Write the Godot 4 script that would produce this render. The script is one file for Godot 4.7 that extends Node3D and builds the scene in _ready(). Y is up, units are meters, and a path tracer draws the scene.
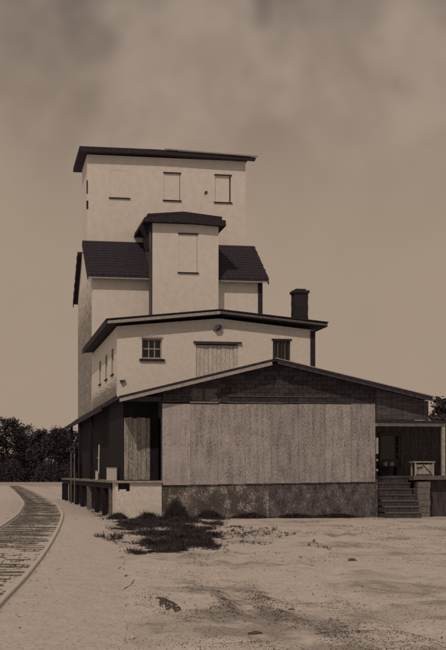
extends Node3D
# Old trackside mill: tall elevator tower, annex, freight shed with dock, porch, curving siding.
# X runs along the facade, -Z away from the camera; shed front stands at Z = 0.

const ROOF_L := Vector2(-5.26, 4.08)
const ROOF_P := Vector2(0.0, 5.40)
const ROOF_R := Vector2(5.57, 4.16)
var M := {}
var rng := RandomNumberGenerator.new()
var used := {}

# ------------------------------------------------------------------ helpers
func lin(r: float, g: float, b: float) -> Color:
	return Color(r, g, b).linear_to_srgb()

func numbered(n: String) -> String:
	if not used.has(n):
		used[n] = 0
		return n
	used[n] += 1
	return "%s_%03d" % [n, used[n]]

func thing(called: String, label: String, category: String, group := "") -> Node3D:
	var o := Node3D.new()
	o.name = numbered(called)
	add_child(o)
	tag(o, label, category, group)
	return o

func tag(o: Node, label: String, category: String, group := "") -> void:
	o.set_meta("label", label)
	o.set_meta("category", category)
	if group != "":
		o.set_meta("group", group)

func mk() -> SurfaceTool:
	var st := SurfaceTool.new()
	st.begin(Mesh.PRIMITIVE_TRIANGLES)
	return st

func put(st: SurfaceTool, called: String, mat: Material, parent: Node = null, smooth := false) -> MeshInstance3D:
	if not smooth:
		st.set_smooth_group(-1)
	st.generate_normals()
	var o := MeshInstance3D.new()
	o.mesh = st.commit()
	o.material_override = mat
	o.name = called if parent else numbered(called)
	o.cast_shadow = GeometryInstance3D.SHADOW_CASTING_SETTING_ON
	(parent if parent else self).add_child(o, true)
	return o

func part(called: String, mesh: Mesh, mat: Material, parent: Node) -> MeshInstance3D:
	var o := MeshInstance3D.new()
	o.mesh = mesh
	o.material_override = mat
	o.name = called
	parent.add_child(o, true)
	return o

func setting(o: Node) -> void:
	o.set_meta("kind", "structure")

func quad(st: SurfaceTool, a: Vector3, b: Vector3, c: Vector3, d: Vector3, n: Vector3, uv: Array = []) -> void:
	var p := [a, b, c, d]
	var t := uv if uv.size() == 4 else [Vector2(0, 1), Vector2(1, 1), Vector2(1, 0), Vector2(0, 0)]
	if (b - a).cross(c - a).dot(n) > 0:
		p = [a, d, c, b]
		t = [t[0], t[3], t[2], t[1]]
	st.set_smooth_group(-1)
	for i in [0, 1, 2, 0, 2, 3]:
		st.set_uv(t[i])
		st.add_vertex(p[i])

# box between two corners
func bx(st: SurfaceTool, a: Vector3, b: Vector3, tf := Transform3D.IDENTITY) -> void:
	var l := Vector3(minf(a.x, b.x), minf(a.y, b.y), minf(a.z, b.z))
	var h := Vector3(maxf(a.x, b.x), maxf(a.y, b.y), maxf(a.z, b.z))
	var v := []
	for i in 8:
		v.append(tf * Vector3(h.x if i & 1 else l.x, h.y if i & 2 else l.y, h.z if i & 4 else l.z))
	var B := tf.basis
	quad(st, v[4], v[5], v[7], v[6], B.z)
	quad(st, v[0], v[1], v[3], v[2], -B.z)
	quad(st, v[1], v[5], v[7], v[3], B.x)
	quad(st, v[0], v[4], v[6], v[2], -B.x)
	quad(st, v[2], v[3], v[7], v[6], B.y)
	quad(st, v[0], v[1], v[5], v[4], -B.y)

func box(x0: float, x1: float, y0: float, y1: float, z0: float, z1: float, called: String, mat: Material, parent: Node) -> MeshInstance3D:
	var st := mk()
	bx(st, Vector3(x0, y0, z0), Vector3(x1, y1, z1))
	return put(st, called, mat, parent)

# square bar between two points
func bar(st: SurfaceTool, a: Vector3, b: Vector3, w: float, h: float) -> void:
	var d := (b - a)
	var L := d.length()
	var z := d / L
	var up := Vector3.UP if absf(z.y) < 0.95 else Vector3.RIGHT
	var x := up.cross(z).normalized()
	var y := z.cross(x)
	bx(st, Vector3(-w / 2, -h / 2, 0), Vector3(w / 2, h / 2, L), Transform3D(Basis(x, y, z), a))

# extruded outline; plane "xy" runs along z, plane "zy" (outline given as z, y) runs along x
func prism(st: SurfaceTool, pts: PackedVector2Array, c0: float, c1: float, plane := "xy") -> void:
	var idx := Geometry2D.triangulate_polygon(pts)
	var cen := Vector2.ZERO
	for p in pts:
		cen += p / pts.size()
	var f := func(p: Vector2, c: float) -> Vector3:
		return Vector3(p.x, p.y, c) if plane == "xy" else Vector3(c, p.y, p.x)
	var ax := Vector3(0, 0, 1) if plane == "xy" else Vector3(1, 0, 0)
	st.set_smooth_group(-1)
	for s in [[c0, -1.0], [c1, 1.0]]:
		var n: Vector3 = ax * s[1] * signf(c1 - c0)
		for i in range(0, idx.size(), 3):
			var a: Vector3 = f.call(pts[idx[i]], s[0])
			var b: Vector3 = f.call(pts[idx[i + 1]], s[0])
			var c: Vector3 = f.call(pts[idx[i + 2]], s[0])
			var tri := [a, b, c] if (b - a).cross(c - a).dot(n) < 0 else [a, c, b]
			for q in tri:
				st.set_uv(Vector2(q.x, q.y))
				st.add_vertex(q)
	var area := 0.0
	for i in pts.size():
		var p := pts[i]
		var q := pts[(i + 1) % pts.size()]
		area += p.x * q.y - q.x * p.y
	for i in pts.size():
		var p := pts[i]
		var q := pts[(i + 1) % pts.size()]
		var e := (q - p)
		var nn := Vector2(e.y, -e.x) * signf(area)
		var n3: Vector3 = f.call(nn, 0.0)
		quad(st, f.call(p, c0), f.call(q, c0), f.call(q, c1), f.call(p, c1), n3)

# wall with real openings. o = lower outer corner, ux = direction along the wall, n = outward
func wall(st: SurfaceTool, o: Vector3, ux: Vector3, w: float, h: float, thick: float, n: Vector3, holes: Array) -> void:
	var us := [0.0, w]
	var vs := [0.0, h]
	for q in holes:
		for k in [0, 2]:
			if not us.has(q[k]):
				us.append(q[k])
		for k in [1, 3]:
			if not vs.has(q[k]):
				vs.append(q[k])
	us.sort()
	vs.sort()
	var P := func(u: float, v: float, d: float) -> Vector3:
		return o + ux * u + Vector3.UP * v - n * d
	for i in us.size() - 1:
		for j in vs.size() - 1:
			var cu: float = (us[i] + us[i + 1]) / 2
			var cv: float = (vs[j] + vs[j + 1]) / 2
			var cut := false
			for q in holes:
				if cu > q[0] and cu < q[2] and cv > q[1] and cv < q[3]:
					cut = true
			if cut:
				continue
			var t := [Vector2(us[i] / w, 1 - vs[j] / h), Vector2(us[i + 1] / w, 1 - vs[j] / h), Vector2(us[i + 1] / w, 1 - vs[j + 1] / h), Vector2(us[i] / w, 1 - vs[j + 1] / h)]
			quad(st, P.call(us[i], vs[j], 0.0), P.call(us[i + 1], vs[j], 0.0), P.call(us[i + 1], vs[j + 1], 0.0), P.call(us[i], vs[j + 1], 0.0), n, t)
			quad(st, P.call(us[i], vs[j], thick), P.call(us[i + 1], vs[j], thick), P.call(us[i + 1], vs[j + 1], thick), P.call(us[i], vs[j + 1], thick), -n, t)
	var rims := holes.duplicate()
	rims.append([0.0, 0.0, w, h])
	for k in rims.size():
		var q: Array = rims[k]
		var s := 1.0 if k < holes.size() else -1.0
		quad(st, P.call(q[0], q[1], 0.0), P.call(q[2], q[1], 0.0), P.call(q[2], q[1], thick), P.call(q[0], q[1], thick), Vector3.UP * s)
		quad(st, P.call(q[0], q[3], 0.0), P.call(q[2], q[3], 0.0), P.call(q[2], q[3], thick), P.call(q[0], q[3], thick), Vector3.DOWN * s)
		quad(st, P.call(q[0], q[1], 0.0), P.call(q[0], q[3], 0.0), P.call(q[0], q[3], thick), P.call(q[0], q[1], thick), ux * s)
		quad(st, P.call(q[2], q[1], 0.0), P.call(q[2], q[3], 0.0), P.call(q[2], q[3], thick), P.call(q[2], q[1], thick), -ux * s)

func tube(st: SurfaceTool, pts: Array, radii: Array, sides := 8) -> void:
	var rings := []
	for i in pts.size():
		var d: Vector3 = (pts[mini(i + 1, pts.size() - 1)] - pts[maxi(i - 1, 0)]).normalized()
		var up := Vector3.UP if absf(d.y) < 0.9 else Vector3.RIGHT
		var x := up.cross(d).normalized()
		var y := d.cross(x)
		var ring := []
		for k in sides:
			var a := TAU * k / sides
			ring.append(pts[i] + (x * cos(a) + y * sin(a)) * radii[i])
		rings.append(ring)
	st.set_smooth_group(0)
	for i in pts.size() - 1:
		for k in sides:
			var k2 := (k + 1) % sides
			for v in [rings[i][k], rings[i][k2], rings[i + 1][k2], rings[i][k], rings[i + 1][k2], rings[i + 1][k]]:
				st.add_vertex(v)
	for e in [0, pts.size() - 1]:
		for k in sides:
			st.add_vertex(pts[e])
			st.add_vertex(rings[e][k])
			st.add_vertex(rings[e][(k + 1) % sides])

# ------------------------------------------------------------------ textures and materials
func noise_bytes(size: int, freq: float, octaves: int, seed_: int, type := FastNoiseLite.TYPE_SIMPLEX_SMOOTH) -> PackedByteArray:
	var n := FastNoiseLite.new()
	n.noise_type = type
	n.seed = seed_
	n.frequency = freq
	n.fractal_octaves = octaves
	var im := n.get_seamless_image(size, size, false, false, 0.12, true)
	im.convert(Image.FORMAT_L8)
	return im.get_data()

func tex_from(size_x: int, size_y: int, fn: Callable) -> ImageTexture:
	var im := Image.create(size_x, size_y, false, Image.FORMAT_RGB8)
	for y in size_y:
		for x in size_x:
			im.set_pixel(x, y, fn.call(x, y))
	return ImageTexture.create_from_image(im)

func grey(v: float, tint: Vector3) -> Color:
	v = maxf(v, 0.002)
	return Color(minf(v * tint.x, 1), minf(v * tint.y, 1), minf(v * tint.z, 1)).linear_to_srgb()

func triplanar(t: Texture2D, metres: float, rough := 0.9, stretch := Vector3.ONE) -> StandardMaterial3D:
	var m := StandardMaterial3D.new()
	m.albedo_texture = t
	m.roughness = rough
	m.uv1_triplanar = true
	m.uv1_world_triplanar = true
	m.uv1_triplanar_sharpness = 8.0
	m.uv1_scale = stretch / metres
	m.metallic_specular = 0.3
	return m

# mottled surface: mean, contrast of coarse and fine noise, speckle above a threshold
func mottled(mean: float, coarse: float, fine: float, speck: float, speck_at: float, tint: Vector3, seed_: int, size := 512, f0 := 0.012, f1 := 0.11) -> ImageTexture:
	var a := noise_bytes(size, f0, 4, seed_)
	var b := noise_bytes(size, f1, 3, seed_ + 7)
	var c := noise_bytes(size, f1 * 0.6, 2, seed_ + 19)
	var fn := func(x: int, y: int) -> Color:
		var i := y * size + x
		var v := mean * (1.0 + coarse * (a[i] / 127.5 - 1.0) + fine * (b[i] / 127.5 - 1.0))
		if c[i] / 255.0 > speck_at:
			v *= speck
		return grey(v, tint)
	return tex_from(size, size, fn)

func make_materials() -> void:
	var cream := Vector3(1.0, 0.985, 0.97)
	var dusk := Vector3(1.0, 0.89, 1.32)
	var plum := Vector3(1.0, 0.93, 1.14)      # the plum cast of the dark tones
	# diamond shingle siding, painted white
	var sa := noise_bytes(512, 0.008, 4, 3)
	var sb := noise_bytes(512, 0.09, 3, 4)
	var sc := noise_bytes(512, 0.03, 3, 5)
	var siding := func(x: int, y: int) -> Color:
		var i := y * 512 + x
		var u := x / 512.0 * 8.0
		var v := y / 512.0 * 8.0
		var d := minf(absf(fposmod(u + v, 1.0) - 0.5), absf(fposmod(u - v, 1.0) - 0.5))
		var w := 0.76 * (1.0 + 0.07 * (sa[i] / 127.5 - 1.0) + 0.05 * (sb[i] / 127.5 - 1.0))
		if d < 0.045:
			w *= 0.88 if sc[i] > 150 else (0.96 if sc[i] > 120 else 0.99)
		return grey(w, cream)
	M.siding = triplanar(tex_from(512, 512, siding), 2.2, 0.85)
	M.paint = triplanar(mottled(0.76, 0.07, 0.05, 0.93, 0.66, cream, 11), 1.7, 0.8)
	M.stained = StandardMaterial3D.new()
	var ka := noise_bytes(512, 0.03, 4, 21)
	var kb := noise_bytes(512, 0.13, 3, 22)
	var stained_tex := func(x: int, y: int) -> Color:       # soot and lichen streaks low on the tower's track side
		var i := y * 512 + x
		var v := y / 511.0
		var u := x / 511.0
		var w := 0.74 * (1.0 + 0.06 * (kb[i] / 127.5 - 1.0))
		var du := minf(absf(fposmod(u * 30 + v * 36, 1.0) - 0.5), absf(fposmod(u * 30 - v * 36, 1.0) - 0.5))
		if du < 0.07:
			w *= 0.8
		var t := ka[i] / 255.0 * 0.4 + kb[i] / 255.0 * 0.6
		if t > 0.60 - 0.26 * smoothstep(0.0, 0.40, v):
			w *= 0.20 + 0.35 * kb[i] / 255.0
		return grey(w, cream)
	M.stained.albedo_texture = tex_from(512, 512, stained_tex)
	M.stained.roughness = 0.9
	var annex_tex := func(x: int, y: int) -> Color:         # annex track side: clean above, soot patches near the canopy
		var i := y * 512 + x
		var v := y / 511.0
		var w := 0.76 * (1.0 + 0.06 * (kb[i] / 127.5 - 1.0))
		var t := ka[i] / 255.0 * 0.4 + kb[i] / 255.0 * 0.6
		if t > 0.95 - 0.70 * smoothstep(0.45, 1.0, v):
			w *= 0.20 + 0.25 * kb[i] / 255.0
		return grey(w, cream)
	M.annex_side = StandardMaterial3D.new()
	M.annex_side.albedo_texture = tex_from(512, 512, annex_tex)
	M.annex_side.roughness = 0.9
	M.dark_mottle = triplanar(mottled(0.10, 0.5, 0.5, 2.6, 0.66, cream, 29), 1.4, 0.95)
	M.roofing = triplanar(mottled(0.040, 0.35, 0.45, 1.9, 0.70, dusk, 31), 1.3, 0.95)
	M.trim = triplanar(mottled(0.038, 0.3, 0.3, 1.7, 0.72, dusk, 41), 1.1, 0.8)
	M.fascia = triplanar(mottled(0.42, 0.25, 0.2, 0.4, 0.68, cream, 43), 0.9, 0.85)
	M.grey_fascia = triplanar(mottled(0.16, 0.3, 0.25, 0.5, 0.66, cream, 44), 0.9, 0.85)
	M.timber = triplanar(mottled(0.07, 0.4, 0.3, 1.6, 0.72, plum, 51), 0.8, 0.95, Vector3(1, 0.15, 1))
	M.shade_timber = triplanar(mottled(0.020, 0.35, 0.3, 2.0, 0.74, dusk, 57), 0.8, 0.95, Vector3(1, 0.15, 1))  # near-black timber: shade under canopy, dock and porch put into the colour
	for k in 3:
		M["tile%d" % k] = triplanar(mottled([0.045, 0.065, 0.054][k], 0.35, 0.4, 1.7, 0.70, plum, 141 + k), 0.9, 0.95)
	M.mortar = triplanar(mottled(0.11, 0.3, 0.3, 0.5, 0.62, plum, 145), 1.1, 0.95)
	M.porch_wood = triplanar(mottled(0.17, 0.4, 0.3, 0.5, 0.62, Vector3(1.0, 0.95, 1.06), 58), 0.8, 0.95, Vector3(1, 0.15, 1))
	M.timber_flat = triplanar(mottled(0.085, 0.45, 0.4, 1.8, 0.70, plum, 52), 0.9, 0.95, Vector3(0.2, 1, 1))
	M.boards = triplanar(mottled(0.40, 0.35, 0.3, 0.45, 0.62, cream, 53), 0.7, 0.95, Vector3(1, 0.12, 1))
	M.boards_b = triplanar(mottled(0.33, 0.35, 0.35, 0.4, 0.60, cream, 54), 0.7, 0.95, Vector3(1, 0.10, 1))
	M.door_white = triplanar(mottled(0.66, 0.12, 0.15, 0.62, 0.64, cream, 55), 0.8, 0.9, Vector3(1, 0.12, 1))
	var pa := noise_bytes(512, 0.07, 4, 61)
	var pb := noise_bytes(512, 0.30, 3, 62)
	var pc := noise_bytes(512, 0.02, 4, 63)
	for k in 3:
		var base: float = [0.43, 0.37, 0.32][k]
		var rough_: float = [0.34, 0.52, 0.58][k]
		var ply := func(x: int, y: int) -> Color:
			var streak := pa[((y / 9 + k * 97) % 512) * 512 + x] / 127.5 - 1.0     # rain streaks run down the sheet
			var grain := pb[((y / 2 + k * 31) % 512) * 512 + x] / 127.5 - 1.0
			var blot := pc[y * 512 + (x + k * 170) % 512] / 127.5 - 1.0
			var v := base * (1.0 + 0.30 * rough_ * 2.0 * streak + rough_ * grain + 0.16 * blot)
			if streak + 0.5 * grain > 0.62:
				v *= 0.62
			return grey(v, Vector3(1.0, 0.97, 1.04))
		M["ply%d" % k] = triplanar(tex_from(512, 512, ply), [7.7, 8.1, 7.3][k], 0.95)
	M.concrete = triplanar(mottled(0.72, 0.10, 0.12, 0.5, 0.74, cream, 71), 1.6, 0.95)
	# stained concrete: dark film with pale patches where it has flaked off
	var ca := noise_bytes(512, 0.022, 5, 81)
	var cb := noise_bytes(512, 0.16, 3, 82)
	var stained_concrete := func(x: int, y: int) -> Color:
		var i := y * 512 + x
		var t := ca[i] / 255.0 * 0.65 + cb[i] / 255.0 * 0.35
		var v := 0.07 + 0.06 * cb[i] / 255.0
		v += 0.22 * smoothstep(0.50, 0.72, t) * cb[i] / 160.0 + 0.04 * smoothstep(0.40, 0.52, t)
		return grey(v, Vector3(1.0, 0.97, 1.0))
	M.concrete_dark = triplanar(tex_from(512, 512, stained_concrete), 6.3, 0.95, Vector3(1, 0.8, 1))
	M.concrete_black = triplanar(mottled(0.11, 0.6, 0.45, 1.7, 0.66, Vector3(1.0, 0.95, 1.08), 83, 512, 0.03, 0.2), 5.7, 0.95, Vector3(1, 0.6, 1))
	M.brick = triplanar(mottled(0.042, 0.35, 0.35, 1.8, 0.72, plum, 91), 0.7, 0.95)
	M.block = triplanar(mottled(0.20, 0.3, 0.3, 0.5, 0.65, cream, 92), 0.8, 0.95)
	M.rust = triplanar(mottled(0.66, 0.12, 0.12, 0.6, 0.72, Vector3(1.0, 0.97, 0.95), 95), 0.5, 0.45)
	M.sleeper = triplanar(mottled(0.12, 0.4, 0.35, 2.2, 0.66, cream, 96), 0.8, 0.95)
	M.metal = StandardMaterial3D.new()
	M.metal.albedo_color = lin(0.05, 0.045, 0.055)
	M.metal.roughness = 0.5
	M.pale = StandardMaterial3D.new()
	M.pale.albedo_color = lin(0.62, 0.6, 0.58)
	M.pale.roughness = 0.8
	M.glass = StandardMaterial3D.new()
	M.glass.albedo_color = Color(0.10, 0.09, 0.11, 0.72)
	M.glass.transparency = BaseMaterial3D.TRANSPARENCY_ALPHA
	M.glass.roughness = 0.08
	M.dust_glass = StandardMaterial3D.new()
	M.dust_glass.albedo_color = Color(0.34, 0.32, 0.31, 0.85)
	M.dust_glass.transparency = BaseMaterial3D.TRANSPARENCY_ALPHA
	M.dust_glass.roughness = 0.3
	M.ground = triplanar(mottled(0.84, 0.09, 0.15, 0.66, 0.70, Vector3(1.0, 0.98, 0.97), 101, 1024, 0.010, 0.12), 5.3, 0.98)
	M.ground.vertex_color_use_as_albedo = true
	M.ballast = M.ground.duplicate()
	M.ballast.vertex_color_use_as_albedo = false
	M.ballast.albedo_color = lin(0.70, 0.686, 0.675)
	M.road = triplanar(mottled(0.42, 0.12, 0.15, 0.6, 0.7, cream, 103), 6.0, 0.95)
	M.pebble = StandardMaterial3D.new()
	M.pebble.albedo_color = lin(0.10, 0.09, 0.09)
	M.pebble.roughness = 0.95
	M.stone = triplanar(mottled(0.22, 0.3, 0.3, 0.5, 0.66, cream, 105), 0.35, 0.95)
	M.bark = triplanar(mottled(0.06, 0.3, 0.4, 0.5, 0.6, dusk, 106), 0.6, 0.95, Vector3(1, 0.2, 1))
	var leafs := [0.055, 0.070, 0.045]
	for k in 3:
		var m := StandardMaterial3D.new()
		m.albedo_color = lin(leafs[k], leafs[k] * 0.90, leafs[k] * 1.2)
		m.roughness = 0.8
		m.backlight_enabled = true
		m.backlight = lin(0.012, 0.011, 0.010)
		M["leaf%d" % k] = m
	M.weed = StandardMaterial3D.new()
	M.weed.albedo_color = lin(0.045, 0.039, 0.05)
	M.weed.roughness = 0.85
	M.straw = StandardMaterial3D.new()
	M.straw.albedo_color = lin(0.26, 0.24, 0.2)
	M.straw.roughness = 0.9

func make_sky() -> PanoramaSkyMaterial:
	var w := 1024
	var h := 512
	var im := Image.create(w, h, false, Image.FORMAT_RGBF)
	var n := FastNoiseLite.new()
	n.seed = 34
	n.frequency = 2.3
	n.fractal_octaves = 4
	n.domain_warp_enabled = true
	n.domain_warp_amplitude = 0.35
	n.domain_warp_frequency = 1.3
	var n2 := FastNoiseLite.new()
	n2.seed = 9
	n2.frequency = 5.0
	n2.fractal_octaves = 3
	for y in h:
		var el := PI * (0.5 - (y + 0.5) / h)
		for x in w:
			var az := TAU * (x + 0.5) / w
			var d := Vector3(cos(el) * sin(az), sin(el), cos(el) * cos(az))
			var p := Vector3(d.x * 1.5, d.y * 1.3, d.z * 1.5) * 1.7
			var c := n.get_noise_3dv(p) * 0.72 + n2.get_noise_3dv(Vector3(p.x * 1.1, p.y * 0.9, p.z * 1.1)) * 0.26
			var cover := smoothstep(0.15, 0.38, maxf(el, 0.0)) # high cloud thickens away from the horizon
			var b := 1.0 - 0.04 * c - cover * (0.19 + 0.85 * clampf(c + 0.02, -0.26, 0.34))
			var col := Color(0.785, 0.602, 0.450) * b
			col = col.lerp(Color(0.70, 0.555, 0.485) * b, cover * 0.6)
			im.set_pixel(x, y, col)
	var m := PanoramaSkyMaterial.new()
	m.panorama = ImageTexture.create_from_image(im)
	m.energy_multiplier = 1.0
	return m

# ------------------------------------------------------------------ main
func _ready() -> void:
	rng.seed = 4711
	# camera: level view camera with a risen lens
	var focal := 1290.0                        # in units of the photograph's pixels (650 tall)
	var psi := atan(238.0 / focal)
	var F := Vector3(sin(psi), 0, -cos(psi))
	var R := Vector3(cos(psi), 0, sin(psi))
	var C := -(F * 44.0 + R * (49.0 / focal * 44.0))
	C.y = 1.5
	var cam := Camera3D.new()
	cam.name = "camera"
	add_child(cam)
	cam.position = C
	cam.rotation.y = -psi
	cam.near = 0.2
	cam.far = 5000.0
	cam.set_frustum(cam.near * 650.0 / focal, Vector2(0, cam.near * (474.0 - 325.0) / focal), cam.near, cam.far)
	cam.current = true
	# sky and exposure
	var env := Environment.new()
	env.background_mode = Environment.BG_SKY
	var sky := Sky.new()
	sky.sky_material = make_sky()
	env.sky = sky
	env.tonemap_mode = Environment.TONE_MAPPER_LINEAR
	env.tonemap_exposure = 0.46
	env.sdfgi_enabled = true
	env.ssao_enabled = true
	env.ssil_enabled = true
	var we := WorldEnvironment.new()
	we.name = "environment"
	we.environment = env
	add_child(we)
	# sun: high, in front of the facade and a little to its left
	var sun := DirectionalLight3D.new()
	sun.name = "sun"
	add_child(sun)
	var az := deg_to_rad(29.0)
	var elev := deg_to_rad(46.0)
	var to_sun := Vector3(-sin(az) * cos(elev), sin(elev), cos(az) * cos(elev))
	sun.look_at_from_position(to_sun * 50.0, Vector3.ZERO)
	sun.light_energy = 0.93
	sun.light_color = Color(1.0, 0.888, 0.778)
	sun.light_angular_distance = 0.5
	sun.shadow_enabled = true

	make_materials()
	build_ground()
	build_track()
	build_tower()
	build_annex()
	build_shed()
	build_dock()
	build_porch()
	build_trees()
	build_small_things()
	build_weeds()

# ------------------------------------------------------------------ ground
func track_right(z: float) -> float:           # X of the right-hand rail
	var t := [[60.0, -13.0], [45.0, -11.2], [34.0, -9.98], [29.0, -9.46], [25.6, -9.1], [19.0, -8.5], [9.0, -7.72], [0.0, -7.1], [-5.0, -6.85], [-17.0, -6.38], [-31.0, -6.15], [-65.0, -5.8], [-110.0, -5.5], [-140.0, -5.4]]
	for i in t.size() - 1:
		if z <= t[i][0] and z >= t[i + 1][0]:
			var k: float = (z - t[i][0]) / (t[i + 1][0] - t[i][0])
			var p0: float = t[maxi(i - 1, 0)][1]
			var p3: float = t[mini(i + 2, t.size() - 1)][1]
			var m1: float = (t[i + 1][1] - p0) / (t[i + 1][0] - t[maxi(i - 1, 0)][0]) * (t[i + 1][0] - t[i][0])
			var m2: float = (p3 - t[i][1]) / (t[mini(i + 2, t.size() - 1)][0] - t[i][0]) * (t[i + 1][0] - t[i][0])
			var k2 := k * k
			var k3 := k2 * k
			return (2 * k3 - 3 * k2 + 1) * t[i][1] + (k3 - 2 * k2 + k) * m1 + (-2 * k3 + 3 * k2) * t[i + 1][1] + (k3 - k2) * m2
	return t[0][1]

var gn := FastNoiseLite.new()
var gn2 := FastNoiseLite.new()

func ground_y(x: float, z: float) -> float:
	var amp := smoothstep(1.0, 8.0, z) * smoothstep(-8.6, -7.4, x - (track_right(clampf(z, -139, 59)) + 7.4))
	# wheel ruts that swing across the yard to the porch side
	var rut := 0.0
	for q in [[-7.0, 0.0], [-5.55, 0.0], [-8.1, 4.0], [-6.7, 4.0]]:
		var cx: float = q[0] + 0.022 * pow(maxf(0.0, 33.0 - z - q[1]), 1.75) + 0.12 * gn.get_noise_2d(q[0] * 30.0, z * 2.0)
		var e := absf(x - cx) / 0.16
		rut += (-exp(-e * e) + 0.45 * exp(-pow(e - 1.7, 2) * 2.0)) * (0.028 + 0.015 * gn.get_noise_2d(z * 3.0, q[0] * 9.0))
	amp *= 1.0
	return amp * rut * (1.0 - smoothstep(28.0, 36.0, z) * 0.3) + amp * (0.025 * gn2.get_noise_2d(x * 3.0, z * 3.0)) + amp * (0.05 * gn.get_noise_2d(x * 1.0, z * 1.0) + 0.03 * gn.get_noise_2d(x * 4.0 + 50, z * 4.0)) - 0.0

func build_ground() -> void:
	gn.seed = 77
	gn.frequency = 0.12
	gn2.seed = 78
	gn2.frequency = 0.35
	gn2.fractal_octaves = 4
	var xs := []
	var zs := []
	for v in [-3000, -1200, -500, -200, -90, -50, -30, -22]:
		xs.append(float(v))
	var x := -18.0
	while x < 14.0:
		xs.append(x)
		x += 0.1 if x > -10.0 and x < 1.0 else 0.3
	for v in [14, 20, 30, 50, 90, 200, 500, 1200, 3000]:
		xs.append(float(v))
	for v in [-3000, -1200, -600, -350, -200, -140, -100, -70, -50, -38]:
		zs.append(float(v))
	var z := -30.0
	while z < 36.0:
		zs.append(z)
		z += 0.12 if z > 8 else 0.4
	for v in [36, 38, 41, 45, 55, 80, 200, 600, 3000]:
		zs.append(float(v))
	var st := mk()
	for j in zs.size():
		for i in xs.size():
			var px: float = xs[i]
			var pz: float = zs[j]
			var n: float = gn2.get_noise_2d(px, pz)
			var n1: float = gn.get_noise_2d(px * 0.8 + 9, pz * 0.8)
			var a := 0.70 + 0.05 * n1
			# darker trodden soil: damp patches with ragged outlines
			if n + 0.5 * n1 > 0.22:
				a *= 0.86
			if n > 0.36:
				a *= 0.93
			# cinder-dark soil blotches low in the yard
			var wgt := exp(-pow((px + 6.7) / 0.75, 2) - pow((pz - 30.0) / 2.6, 2)) + 0.6 * exp(-pow((px + 4.9) / 1.1, 2) - pow((pz - 14.0) / 3.0, 2))
			var nn: float = gn2.get_noise_2d(px * 6.0, pz * 2.5) + 0.6 * n
			if nn + wgt * 0.55 > 0.42:
				a *= 0.74
			st.set_color(Color(a, a * 0.98, a * 0.965))
			st.set_uv(Vector2(px, pz))
			st.add_vertex(Vector3(px, ground_y(px, pz), pz))
	var W := xs.size()
	for j in zs.size() - 1:
		for i in W - 1:
			var k := j * W + i
			for q in [k, k + 1, k + W + 1, k, k + W + 1, k + W]:
				st.add_index(q)
	st.generate_normals()
	var o := MeshInstance3D.new()
	o.mesh = st.commit()
	o.material_override = M.ground
	o.name = "ground"
	add_child(o)
	setting(o)
	# pale road that crosses beyond the end of the siding
	var rd := mk()
	prism(rd, PackedVector2Array([Vector2(-112, 0.0), Vector2(-118, 0.14), Vector2(-172, 0.16), Vector2(-178, 0.0)]), -90.0, 30.0, "zy")
	setting(put(rd, "road", M.road))

# ------------------------------------------------------------------ railway
func track_frame(z: float) -> Array:           # [centre, direction]
	var a := Vector3(track_right(z + 0.3), 0, z + 0.3)
	var b := Vector3(track_right(z - 0.3), 0, z - 0.3)
	var d := (b - a).normalized()
	var left := Vector3.UP.cross(d).normalized()
	return [(a + b) / 2 + left * 0.7525, d, left]

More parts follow.
